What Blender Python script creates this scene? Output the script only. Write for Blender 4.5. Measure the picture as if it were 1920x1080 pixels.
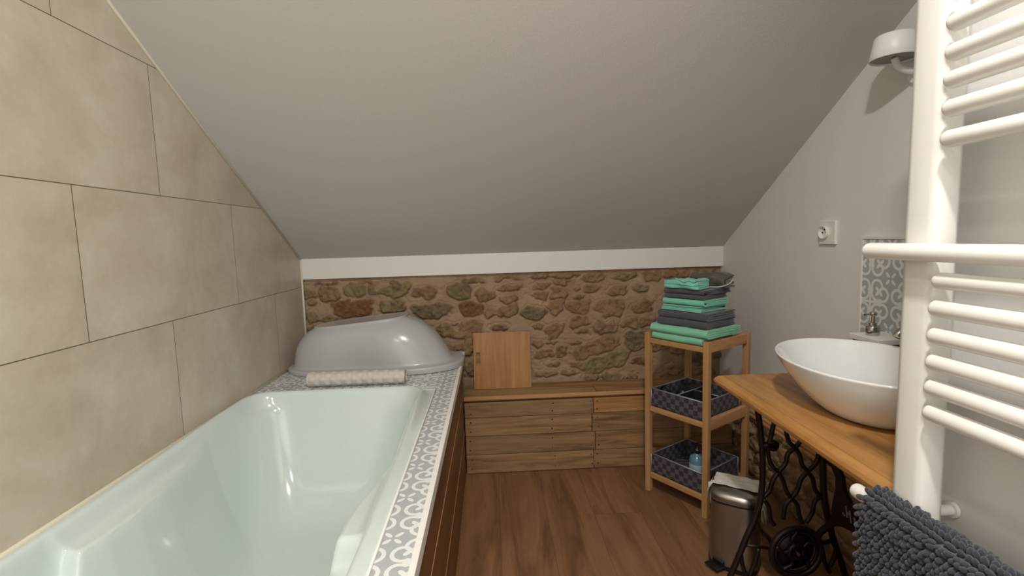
import bpy, bmesh, math, random
import numpy as np
from mathutils import Vector, Matrix, noise as mnoise
random.seed(7); rng = np.random.default_rng(7)
for o in list(bpy.data.objects): bpy.data.objects.remove(o)
SC = bpy.context.scene; COL = SC.collection
PI = math.pi
# ------------------------------------------------------------------ camera, light, exposure
CAM_H = 1.1216
cd = bpy.data.cameras.new('camera'); cam = bpy.data.objects.new('camera', cd); COL.objects.link(cam)
cr = Vector((0.99864091, -0.04281195, -0.02972337)); cu = Vector((0.03387953, 0.09987599, 0.99442293)); cf = Vector((0.03960454, 0.99407843, -0.1011907))
m = Matrix((cr, cu, -cf)).transposed().to_4x4(); m.translation = Vector((0, 0, CAM_H)); cam.matrix_world = m
cd.sensor_width = 36; cd.lens = 933.357/1920*36; cd.clip_start = 0.02; cd.clip_end = 50
SC.camera = cam
w = bpy.data.worlds.new('world'); SC.world = w; w.use_nodes = True
w.node_tree.nodes['Background'].inputs[0].default_value = (0.8, 0.85, 0.9, 1); w.node_tree.nodes['Background'].inputs[1].default_value = 0.05
SC.view_settings.view_transform = 'Standard'; SC.view_settings.look = 'None'; SC.view_settings.gamma = 1
SC.view_settings.exposure = 0.10; SC.view_settings.use_curve_mapping = False
def area(name, loc, rot, size, sizey, power, col, shape='RECTANGLE'):
    l = bpy.data.lights.new(name, 'AREA'); l.shape = shape; l.size = size; l.size_y = sizey; l.energy = power; l.color = col
    o = bpy.data.objects.new(name, l); COL.objects.link(o); o.location = loc; o.rotation_euler = rot; return o
area('ceiling_spot_light', (0.12, 0.12, 2.30), (0, 0, 0), 0.10, 0.10, 23.5, (1.0, 0.965, 0.925), 'DISK')
area('ceiling_spot_light', (-0.35, -0.75, 2.33), (0, 0, 0), 0.10, 0.10, 9, (1.0, 0.965, 0.925), 'DISK')
area('rear_fill_light', (-0.1, -1.25, 1.40), (PI/2, 0, 0), 1.5, 1.6, 11.5, (0.93, 0.97, 1.0))  # unseen soft fill added behind the camera, standing in for room bounce
# ------------------------------------------------------------------ helpers
def tag(o, label=None, cat=None, group=None, kind=None):
    if label: o['label'] = label
    if cat: o['category'] = cat
    if group: o['group'] = group
    if kind: o['kind'] = kind
    return o
def thing(name, label, cat, loc=(0, 0, 0), rz=0, group=None):
    o = bpy.data.objects.new(name, None); COL.objects.link(o); o.empty_display_size = 0.05
    o.location = loc; o.rotation_euler = (0, 0, rz); return tag(o, label, cat, group)
class MB:
    def __init__(s): s.v = []; s.f = []; s.fc = []
    def add(s, vs, fs, c=None):
        n = len(s.v); s.v += [tuple(v) for v in vs]; s.f += [tuple(i+n for i in f) for f in fs]; s.fc += [c]*len(fs); return s
    def bm(s, b, c=None):
        b.verts.ensure_lookup_table(); s.add([v.co[:] for v in b.verts], [[v.index for v in f.verts] for f in b.faces], c); b.free(); return s
    def box(s, x0, x1, y0, y1, z0, z1, bev=0, seg=2, M=None, c=None):
        b = bmesh.new(); bmesh.ops.create_cube(b, size=1)
        for v in b.verts: v.co = Vector(((v.co.x+.5)*(x1-x0)+x0, (v.co.y+.5)*(y1-y0)+y0, (v.co.z+.5)*(z1-z0)+z0))
        if bev: bmesh.ops.bevel(b, geom=b.edges[:], offset=bev, segments=seg, affect='EDGES', profile=.5)
        if M: bmesh.ops.transform(b, matrix=M, verts=b.verts)
        b.verts.index_update(); return s.bm(b, c)
    def tube(s, pts, r, n=10, closed=False, caps=True, flat=1.0, c=None):
        pts = [Vector(p) for p in pts]; k = len(pts); rs = r if hasattr(r, '__len__') else [r]*k
        vs = []; up = None
        for i, p in enumerate(pts):
            if closed: t = pts[(i+1) % k]-pts[i-1]
            else: t = pts[min(i+1, k-1)]-pts[max(i-1, 0)]
            t.normalize()
            if up is None:
                up = Vector((0, 0, 1)) if abs(t.z) < .9 else Vector((0, 1, 0))
            a = up.cross(t); a = a.normalized() if a.length > 1e-6 else Vector((1, 0, 0)); b = t.cross(a); up = b
            for j in range(n):
                q = 2*PI*j/n; vs.append(p+a*(math.cos(q)*rs[i]*flat)+b*(math.sin(q)*rs[i]))
        fs = []
        for i in range(k if closed else k-1):
            i2 = (i+1) % k
            for j in range(n): fs.append((i*n+j, i*n+(j+1) % n, i2*n+(j+1) % n, i2*n+j))
        if caps and not closed: fs += [tuple(range(n))[::-1], tuple((k-1)*n+j for j in range(n))]
        return s.add(vs, fs, c)
    def rings(s, R, close_bot=True, close_top=True, c=None):
        n = len(R[0]); vs = [p for r in R for p in r]; fs = []
        for i in range(len(R)-1):
            for j in range(n): fs.append((i*n+j, i*n+(j+1) % n, (i+1)*n+(j+1) % n, (i+1)*n+j))
        if close_bot: fs.append(tuple(range(n))[::-1])
        if close_top: fs.append(tuple((len(R)-1)*n+j for j in range(n)))
        return s.add(vs, fs, c)
    def lathe(s, prof, cx=0, cy=0, n=40, sx=1, sy=1, c=None):
        R = [[(cx+r*sx*math.cos(2*PI*j/n), cy+r*sy*math.sin(2*PI*j/n), z) for j in range(n)] for r, z in prof]
        return s.rings(R, True, True, c)
    def prism(s, poly, axis, a, b, c=None):
        def P(u, v, t): return {'x': (t, u, v), 'y': (u, t, v), 'z': (u, v, t)}[axis]
        n = len(poly); vs = [P(u, v, a) for u, v in poly]+[P(u, v, b) for u, v in poly]
        fs = [tuple(range(n)), tuple(range(2*n-1, n-1, -1))]+[(i, n+i, n+(i+1) % n, (i+1) % n) for i in range(n)]
        return s.add(vs, fs, c)
    def build(s, name, mat, parent=None, smooth=False, angle=None, cattr=None):
        me = bpy.data.meshes.new(name); me.from_pydata(s.v, [], s.f); me.update()
        b = bmesh.new(); b.from_mesh(me); bmesh.ops.recalc_face_normals(b, faces=b.faces[:]); b.to_mesh(me); b.free()
        if cattr:
            at = me.attributes.new(cattr, 'FLOAT', 'FACE')
            at.data.foreach_set('value', [0.0 if x is None else x for x in s.fc])
        me.materials.append(mat)
        if smooth or angle:
            me.polygons.foreach_set('use_smooth', [True]*len(me.polygons))
            if angle: me.set_sharp_from_angle(angle=math.radians(angle))
        o = bpy.data.objects.new(name, me); COL.objects.link(o)
        if parent: o.parent = parent
        return o
def smooth_pts(P, sub=6):
    P = [np.array(p, float) for p in P]; out = []
    for i in range(len(P)-1):
        a = P[max(i-1, 0)]; b = P[i]; c = P[i+1]; d = P[min(i+2, len(P)-1)]
        for k in range(sub):
            t = k/sub; out.append(tuple(.5*((2*b)+(-a+c)*t+(2*a-5*b+4*c-d)*t*t+(-a+3*b-3*c+d)*t**3)))
    out.append(tuple(P[-1])); return out
# ------------------------------------------------------------------ materials
class NT:
    def __init__(s, name):
        s.m = bpy.data.materials.new(name); s.m.use_nodes = True; s.t = s.m.node_tree; s.b = s.t.nodes['Principled BSDF']
    def n(s, ty, **k):
        x = s.t.nodes.new(ty)
        for a, v in k.items(): setattr(x, a, v)
        return x
    def l(s, a, b): s.t.links.new(a, b)
    def math(s, op, *a):
        x = s.n('ShaderNodeMath', operation=op)
        for i, v in enumerate(a):
            if isinstance(v, (int, float)): x.inputs[i].default_value = v
            else: s.l(v, x.inputs[i])
        return x.outputs[0]
    def coord(s, kind='Object', scale=(1, 1, 1), rot=(0, 0, 0), loc=(0, 0, 0)):
        c = s.n('ShaderNodeTexCoord'); mp = s.n('ShaderNodeMapping'); s.l(c.outputs[kind], mp.inputs[0])
        mp.inputs['Scale'].default_value = scale; mp.inputs['Rotation'].default_value = rot; mp.inputs['Location'].default_value = loc; return mp.outputs[0]
    def xyz(s, kind='Object'):
        c = s.n('ShaderNodeTexCoord'); sp = s.n('ShaderNodeSeparateXYZ'); s.l(c.outputs[kind], sp.inputs[0]); return sp.outputs
    def noise(s, vec, scale, det=4, rough=.55, dist=0):
        x = s.n('ShaderNodeTexNoise'); x.inputs['Scale'].default_value = scale; x.inputs['Detail'].default_value = det
        x.inputs['Roughness'].default_value = rough; x.inputs['Distortion'].default_value = dist
        if vec is not None: s.l(vec, x.inputs['Vector'])
        return x.outputs[0]
    def ramp(s, f, stops):
        x = s.n('ShaderNodeValToRGB'); s.l(f, x.inputs[0]); e = x.color_ramp.elements
        while len(e) < len(stops): e.new(.5)
        for i, (p, c) in enumerate(stops): e[i].position = p; e[i].color = (*c, 1)
        return x.outputs[0]
    def mix(s, f, a, b, bt='MIX'):
        x = s.n('ShaderNodeMix', data_type='RGBA', blend_type=bt)
        for i, v in ((0, f), (6, a), (7, b)):
            if isinstance(v, (int, float)): x.inputs[i].default_value = v
            elif isinstance(v, tuple): x.inputs[i].default_value = (*v, 1)
            else: s.l(v, x.inputs[i])
        return x.outputs[2]
    def bump(s, h, st=.3, d=.01):
        x = s.n('ShaderNodeBump'); x.inputs['Strength'].default_value = st; x.inputs['Distance'].default_value = d
        s.l(h, x.inputs['Height']); s.l(x.outputs[0], s.b.inputs['Normal'])
    def base(s, c):
        if isinstance(c, tuple): s.b.inputs['Base Color'].default_value = (*c, 1)
        else: s.l(c, s.b.inputs['Base Color'])
        return s
    def pr(s, rough=.5, metal=0, spec=.5, **k):
        s.b.inputs['Roughness'].default_value = rough; s.b.inputs['Metallic'].default_value = metal; s.b.inputs['Specular IOR Level'].default_value = spec
        for a, v in k.items(): s.b.inputs[a.replace('_', ' ')].default_value = v
        return s
def lin(r, g, b):
    f = lambda c: (c/255/12.92) if c/255 <= .04045 else ((c/255+.055)/1.055)**2.4
    return (f(r), f(g), f(b))
def plain(name, c, rough=.5, metal=0, spec=.5, bs=0, bsc=60, **k):
    t = NT(name).pr(rough, metal, spec, **k); nz = t.noise(t.coord(), bsc, 3)
    t.base(t.mix(.06, c, t.ramp(nz, [(.3, tuple(x*.8 for x in c)), (.7, tuple(min(1, x*1.15) for x in c))])))
    if bs: t.bump(nz, bs, .004)
    return t.m
def wood(name, c1, c2, c3, axis='y', sc=1.0, rough=.5, attr=None, plank=None, spec=.4, knots=0.0):
    t = NT(name).pr(rough, 0, spec)
    s = [22*sc]*3; s['xyz'.index(axis)] = 1.6*sc
    v = t.coord(scale=tuple(s))
    if attr:
        a = t.n('ShaderNodeAttribute', attribute_name=attr); ad = t.n('ShaderNodeVectorMath', operation='MULTIPLY_ADD')
        cx = t.n('ShaderNodeCombineXYZ')
        for i in range(3): t.l(a.outputs['Fac'], cx.inputs[i])
        t.l(cx.outputs[0], ad.inputs[0]); ad.inputs[1].default_value = (37, 19, 23); t.l(v, ad.inputs[2]); v = ad.outputs[0]
    n1 = t.noise(v, 1.0, 6, .6, .6); n2 = t.noise(v, 5.0, 4, .6, .3)
    f = t.math('ADD', t.math('MULTIPLY', n1, .75), t.math('MULTIPLY', n2, .25))
    c = t.ramp(f, [(.33, c1), (.5, c2), (.68, c3)])
    big = t.noise(t.coord(), 5*sc, 3); c = t.mix(t.math('MULTIPLY', big, .45), c, t.mix(1.0, c, (.62, .55, .5), 'MULTIPLY'))
    if attr:
        hv = t.ramp(a.outputs['Fac'], [(0, (.82, .82, .80)), (.35, (1, .97, .93)), (.7, (1.0, .9, .82)), (1, (1.15, 1.0, .7))])
        c = t.mix(1.0, c, hv, 'MULTIPLY')
    t.base(c); t.bump(f, .25, .002); return t.m
WHITE = lin(226, 222, 214)
M = {}
M['plaster'] = plain('white_plaster', lin(225, 224, 220), .85, bs=.08, bsc=140)
M['ceil'] = plain('ceiling_paint', lin(210, 205, 199), .85, bs=.12, bsc=180)
M['white_trim'] = plain('white_trim_paint', lin(232, 229, 222), .45)
M['silicone'] = plain('cream_joint', lin(226, 218, 196), .4)
M['acrylic'] = plain('tub_acrylic', lin(205, 217, 211), .12, Coat_Weight=.4)
M['ceramic'] = plain('white_ceramic', lin(236, 238, 236), .08, Coat_Weight=.5)
M['radiator'] = plain('radiator_enamel', lin(230, 228, 221), .28)
M['lamp_white'] = plain('lamp_enamel', lin(240, 240, 238), .4)
M['lamp_in'] = plain('lamp_grey', lin(150, 150, 148), .5)
M['babybath'] = plain('grey_plastic', lin(180, 180, 179), .2)
M['roll'] = plain('beige_rubber', lin(202, 194, 186), .5)
M['iron'] = plain('black_iron', lin(34, 20, 17), .45, metal=.3)
M['steel'] = plain('brushed_steel', lin(172, 166, 158), .34, metal=1)
M['chrome'] = plain('chrome', lin(190, 185, 175), .12, metal=1)
M['blackplastic'] = plain('black_plastic', lin(22, 20, 20), .4)
M['liner'] = plain('bin_liner', lin(214, 210, 200), .6, bs=.3, bsc=30)
M['outlet'] = plain('outlet_plastic', lin(235, 233, 226), .3)
M['glass_blue'] = NT('blue_bottle').base(lin(120, 170, 190)).pr(.1, 0, .5, Transmission_Weight=.5).m
M['label_white'] = plain('bottle_label', lin(150, 170, 180), .5)
M['bamboo'] = wood('bamboo', lin(168, 126, 82), lin(190, 148, 100), lin(202, 162, 114), 'z', 1.2, .45)
M['bamboo_h'] = wood('bamboo_rail', lin(168, 126, 82), lin(190, 148, 100), lin(202, 162, 114), 'y', 1.2, .45)
M['board'] = wood('bamboo_board', lin(146, 98, 42), lin(172, 118, 54), lin(188, 136, 68), 'z', 1.4, .4)
M['oak'] = wood('oak_table', lin(150, 102, 50), lin(184, 134, 76), lin(202, 154, 94), 'y', 1.0, .38)
M['darkwood'] = wood('dark_cladding', lin(84, 52, 28), lin(118, 78, 44), lin(146, 100, 60), 'y', .8, .38, attr='pid')
M['pallet'] = wood('pallet_wood', lin(116, 88, 58), lin(164, 131, 93), lin(188, 156, 116), 'x', 1.3, .6, attr='pid')
M['pine'] = wood('pine_edge', lin(170, 120, 76), lin(198, 148, 102), lin(214, 166, 118), 'x', 1, .5)
M['brownwood'] = wood('walnut_block', lin(74, 46, 34), lin(100, 62, 46), lin(118, 76, 58), 'y', 1, .5)
M['nail'] = plain('nail_hole', lin(50, 34, 24), .7, metal=.2)
def floor_mat():
    t = NT('laminate_floor').pr(.42, 0, .4); X = t.xyz()
    px = t.math('DIVIDE', X[0], .19); row = t.math('FLOOR', px); wn = t.n('ShaderNodeTexWhiteNoise', noise_dimensions='1D'); t.l(row, wn.inputs['W'])
    py = t.math('ADD', t.math('DIVIDE', X[1], 1.2), t.math('MULTIPLY', wn.outputs[0], 5)); colm = t.math('FLOOR', py)
    wn2 = t.n('ShaderNodeTexWhiteNoise', noise_dimensions='2D'); cb = t.n('ShaderNodeCombineXYZ'); t.l(row, cb.inputs[0]); t.l(colm, cb.inputs[1]); t.l(cb.outputs[0], wn2.inputs[0])
    v = t.coord(scale=(12, 1.3, 1)); ad = t.n('ShaderNodeVectorMath', operation='MULTIPLY_ADD'); t.l(wn2.outputs['Color'], ad.inputs[0]); ad.inputs[1].default_value = (9, 9, 9); t.l(v, ad.inputs[2])
    f = t.noise(ad.outputs[0], 1.0, 7, .62, 1.2)
    c = t.ramp(f, [(.3, lin(98, 70, 47)), (.48, lin(132, 96, 66)), (.62, lin(148, 110, 78)), (.75, lin(120, 87, 60))])
    kn = t.noise(ad.outputs[0], 2.2, 3, .5, 2.0); c = t.mix(t.math('MULTIPLY', t.math('GREATER_THAN', kn, .66), .25), c, lin(76, 50, 34))
    c = t.mix(1.0, c, t.ramp(wn2.outputs[0], [(0, (.86, .86, .86)), (1, (1.08, 1.05, 1.02))]), 'MULTIPLY')
    fx = t.math('FRACT', px); gx = t.math('LESS_THAN', t.math('MINIMUM', fx, t.math('SUBTRACT', 1, fx)), .006)
    fy = t.math('FRACT', py); gy = t.math('LESS_THAN', t.math('MINIMUM', fy, t.math('SUBTRACT', 1, fy)), .001)
    c = t.mix(t.math('MULTIPLY', t.math('MAXIMUM', gx, gy), .45), c, lin(50, 32, 22))
    t.base(c); t.bump(f, .12, .002); return t.m
M['floor'] = floor_mat()
def tile_mat():
    t = NT('beige_wall_tile').pr(.33, 0, .35); X = t.xyz()
    r = t.math('DIVIDE', t.math('SUBTRACT', X[2], .5517), .3583); row = t.math('FLOOR', r); fr = t.math('FRACT', r)
    par = t.math('MODULO', t.math('ADD', row, 10), 2)
    y = t.math('DIVIDE', t.math('SUBTRACT', X[1], t.math('ADD', .785, t.math('MULTIPLY', par, .383))), .685)
    y = t.math('ADD', y, 10); cy = t.math('FLOOR', y); fy = t.math('FRACT', y)
    dz = t.math('MULTIPLY', t.math('MINIMUM', fr, t.math('SUBTRACT', 1, fr)), .3583); dy = t.math('MULTIPLY', t.math('MINIMUM', fy, t.math('SUBTRACT', 1, fy)), .685)
    g = t.math('LESS_THAN', t.math('MINIMUM', dz, dy), .0011)
    wn = t.n('ShaderNodeTexWhiteNoise', noise_dimensions='2D'); cb = t.n('ShaderNodeCombineXYZ'); t.l(row, cb.inputs[0]); t.l(cy, cb.inputs[1]); t.l(cb.outputs[0], wn.inputs[0])
    ad = t.n('ShaderNodeVectorMath', operation='MULTIPLY_ADD'); t.l(wn.outputs['Color'], ad.inputs[0]); ad.inputs[1].default_value = (7, 7, 7); t.l(t.coord(), ad.inputs[2])
    n = t.noise(ad.outputs[0], 5, 8, .62, .3); n2 = t.noise(ad.outputs[0], 60, 4, .6)
    f = t.math('ADD', t.math('MULTIPLY', n, .85), t.math('MULTIPLY', n2, .15))
    c = t.ramp(f, [(.3, lin(178, 164, 145)), (.5, lin(195, 182, 164)), (.7, lin(207, 198, 182))])
    t.base(t.mix(g, c, lin(96, 80, 66))); return t.m
M['tile'] = tile_mat()
def cement(name, ua, va, u0, v0, P=.15, bg=(172, 176, 176), fg=(222, 224, 220), rough=.25):
    """grey patterned cement tile: four clover hearts round a cross, small leaves at the corners"""
    t = NT(name).pr(rough, 0, .4); X = t.xyz()
    def fold(a, o):
        q = t.math('ADD', t.math('DIVIDE', t.math('SUBTRACT', X[a], o), P), 20.5); return t.math('ABSOLUTE', t.math('SUBTRACT', t.math('FRACT', q), .5))
    u = fold(ua, u0); v = fold(va, v0)                     # quadrant 0..0.5, cross at (0,0)
    def dist(cx, cy):
        a = t.math('SUBTRACT', u, cx); b = t.math('SUBTRACT', v, cy); return t.math('SQRT', t.math('ADD', t.math('MULTIPLY', a, a), t.math('MULTIPLY', b, b)))
    c1 = t.math('SUBTRACT', dist(.165, .318), .132); c2 = t.math('SUBTRACT', dist(.318, .165), .132); c3 = t.math('SUBTRACT', dist(.19, .19), .15)
    sd = t.math('MINIMUM', t.math('MINIMUM', c1, c2), c3)
    out = t.math('LESS_THAN', t.math('ABSOLUTE', sd), .027)
    ax = t.math('LESS_THAN', t.math('ABSOLUTE', t.math('MINIMUM', u, v)), .026); ax = t.math('MULTIPLY', ax, t.math('LESS_THAN', t.math('ADD', u, v), .3))
    def leaf(cx, cy, a, b, ang):
        ca, sa = math.cos(ang), math.sin(ang); p = t.math('SUBTRACT', u, cx); q = t.math('SUBTRACT', v, cy)
        x = t.math('ADD', t.math('MULTIPLY', p, ca), t.math('MULTIPLY', q, sa)); y = t.math('SUBTRACT', t.math('MULTIPLY', q, ca), t.math('MULTIPLY', p, sa))
        x = t.math('DIVIDE', x, a); y = t.math('DIVIDE', y, b)
        return t.math('LESS_THAN', t.math('ADD', t.math('MULTIPLY', x, x), t.math('MULTIPLY', y, y)), 1)
    S = [out, ax]; k = .225
    for i in range(4):
        an = PI/4+i*PI/2; S.append(leaf(k+.062*math.cos(an), k+.062*math.sin(an), .062, .034, an))
    S.append(leaf(.43, .43, .066, .030, PI/4))
    a = S[0]
    for q in S[1:]: a = t.math('MAXIMUM', a, q)
    n = t.noise(t.coord(), 60, 3); A = t.mix(.3, lin(*bg), t.ramp(n, [(.3, lin(*[x-12 for x in bg])), (.7, lin(*[x+10 for x in bg]))]))
    t.base(t.mix(a, A, lin(*fg))); return t.m
M['cement_deck'] = cement('cement_tile_deck', 0, 1, -.130, 1.132)
M['cement_wall'] = cement('cement_tile_wall', 1, 2, 1.472, .893)
def stone_mat():
    t = NT('rubble_stone').pr(.8, 0, .25); a = t.n('ShaderNodeAttribute', attribute_name='stone'); s = t.n('ShaderNodeSeparateColor'); t.l(a.outputs['Color'], s.inputs[0])
    v = t.coord(); n = t.noise(v, 26, 7, .68, .4); n2 = t.noise(v, 7, 4, .6); g = t.noise(v, 300, 3, .6)
    mort = t.ramp(t.math('ADD', t.math('MULTIPLY', n2, .6), t.math('MULTIPLY', g, .4)), [(.35, lin(156, 129, 103)), (.65, lin(182, 155, 127))])
    # stone kinds: 0 brown, .33 olive, .66 rust, 1 dark
    hue = t.n('ShaderNodeValToRGB'); t.l(s.outputs[1], hue.inputs[0]); hue.color_ramp.interpolation = 'CONSTANT'; e = hue.color_ramp.elements
    while len(e) < 4: e.new(.5)
    for i, (p, c) in enumerate([(0, lin(150, 122, 92)), (.2, lin(146, 127, 95)), (.5, lin(128, 110, 85)), (.8, lin(136, 98, 66))]): e[i].position = p; e[i].color = (*c, 1)
    st = t.mix(1.0, hue.outputs[0], t.ramp(n, [(.3, (.55, .52, .48)), (.5, (.92, .90, .87)), (.72, (1.22, 1.18, 1.1))]), 'MULTIPLY')
    st = t.mix(t.math('MULTIPLY', t.math('GREATER_THAN', n2, .62), .2), st, lin(146, 104, 68))
    t.base(t.mix(s.outputs[0], mort, st)); t.bump(t.math('ADD', n, t.math('MULTIPLY', g, .25)), .7, .012); return t.m
M['stone'] = stone_mat()
def fabric(name, c, sc=500, bs=.6):
    t = NT(name).pr(.95, 0, .1, Sheen_Weight=.3); n = t.noise(t.coord(), sc, 3, .7); n2 = t.noise(t.coord(), 30, 3)
    t.base(t.mix(t.math('MULTIPLY', n2, .4), c, tuple(x*.75 for x in c))); t.bump(n, bs, .003); return t.m
M['mint'] = fabric('mint_terry', lin(130, 210, 184)); M['mint2'] = fabric('mint_terry_bottom', lin(138, 210, 174)); M['charcoal'] = fabric('charcoal_terry', lin(84, 82, 90))
M['taupe'] = fabric('taupe_terry', lin(92, 86, 80)); M['hem'] = fabric('pale_hem', lin(205, 215, 205)); M['yarn'] = fabric('grey_chenille', lin(60, 61, 69), 700)
def woven(name):
    t = NT(name).pr(.45, 0, .4); X = t.xyz('Object')
    u = t.math('FLOOR', t.math('DIVIDE', t.math('ADD', X[0], X[1]), .021)); v = t.math('FLOOR', t.math('DIVIDE', X[2], .021))
    k = t.math('MODULO', t.math('ADD', t.math('ADD', u, v), 100), 2)
    t.base(t.mix(k, lin(62, 58, 64), lin(92, 88, 94))); t.bump(k, .4, .002); return t.m
M['woven'] = woven('woven_strap'); M['silver'] = plain('silver_piping', lin(150, 150, 158), .35, metal=.3); M['basket_in'] = plain('basket_lining', lin(20, 19, 22), .8)
# ------------------------------------------------------------------ room shell
XL, XR, YB, YN, ZF = -.93, 1.17, 2.469, -1.35, 2.34
CE = lambda y: 2.5560-.6115*y                     # sloping ceiling underside
YK = (2.5560-ZF)/.6115
def struct(name, mb, mat, **k): return tag(mb.build(name, mat, **k), kind='structure')
struct('floor', MB().box(XL-.1, XR+.1, YN-.1, YB+.15, -.08, 0), M['floor'])
def side_poly(z0=0, y1=YB+.15): return [(YN-.1, z0), (y1, z0), (y1, CE(y1)), (YK, ZF), (YN-.1, ZF)]
struct('wall_left', MB().prism(side_poly(), 'x', XL-.1, XL), M['tile'])
struct('wall_right', MB().prism([(.72, 0), (YB+.15, 0), (YB+.15, CE(YB+.15)), (.72, CE(.72))], 'x', XR, XR+.1), M['plaster'])
struct('wall_right', MB().prism([(YN-.1, 0), (.735, 0), (.735, CE(.735)), (YK, ZF), (YN-.1, ZF)], 'x', .69, .79), M['plaster'])
struct('wall_right', MB().prism([(.79, 0), (1.17, 0), (1.17, CE(.735)), (.79, CE(.735))], 'y', .715, .735), M['plaster'])
struct('wall_front', MB().box(XL-.1, .79, YN-.1, YN, 0, ZF), M['plaster'])
struct('ceiling', MB().prism([(YN-.1, ZF), (YK, ZF), (YB+.15, CE(YB+.15)), (YB+.15, CE(YB+.15)+.1), (YK, ZF+.1), (YN-.1, ZF+.1)], 'x', XL-.1, XR+.1), M['ceil'])
# white band above the stones
zb0, zb1 = .9465, CE(YB)
struct('trim_band', MB().prism([(YB, zb0), (YB, CE(YB)), (YB+.15, CE(YB+.15)), (YB+.15, zb0)], 'x', XL, XR), M['white_trim'])
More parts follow.
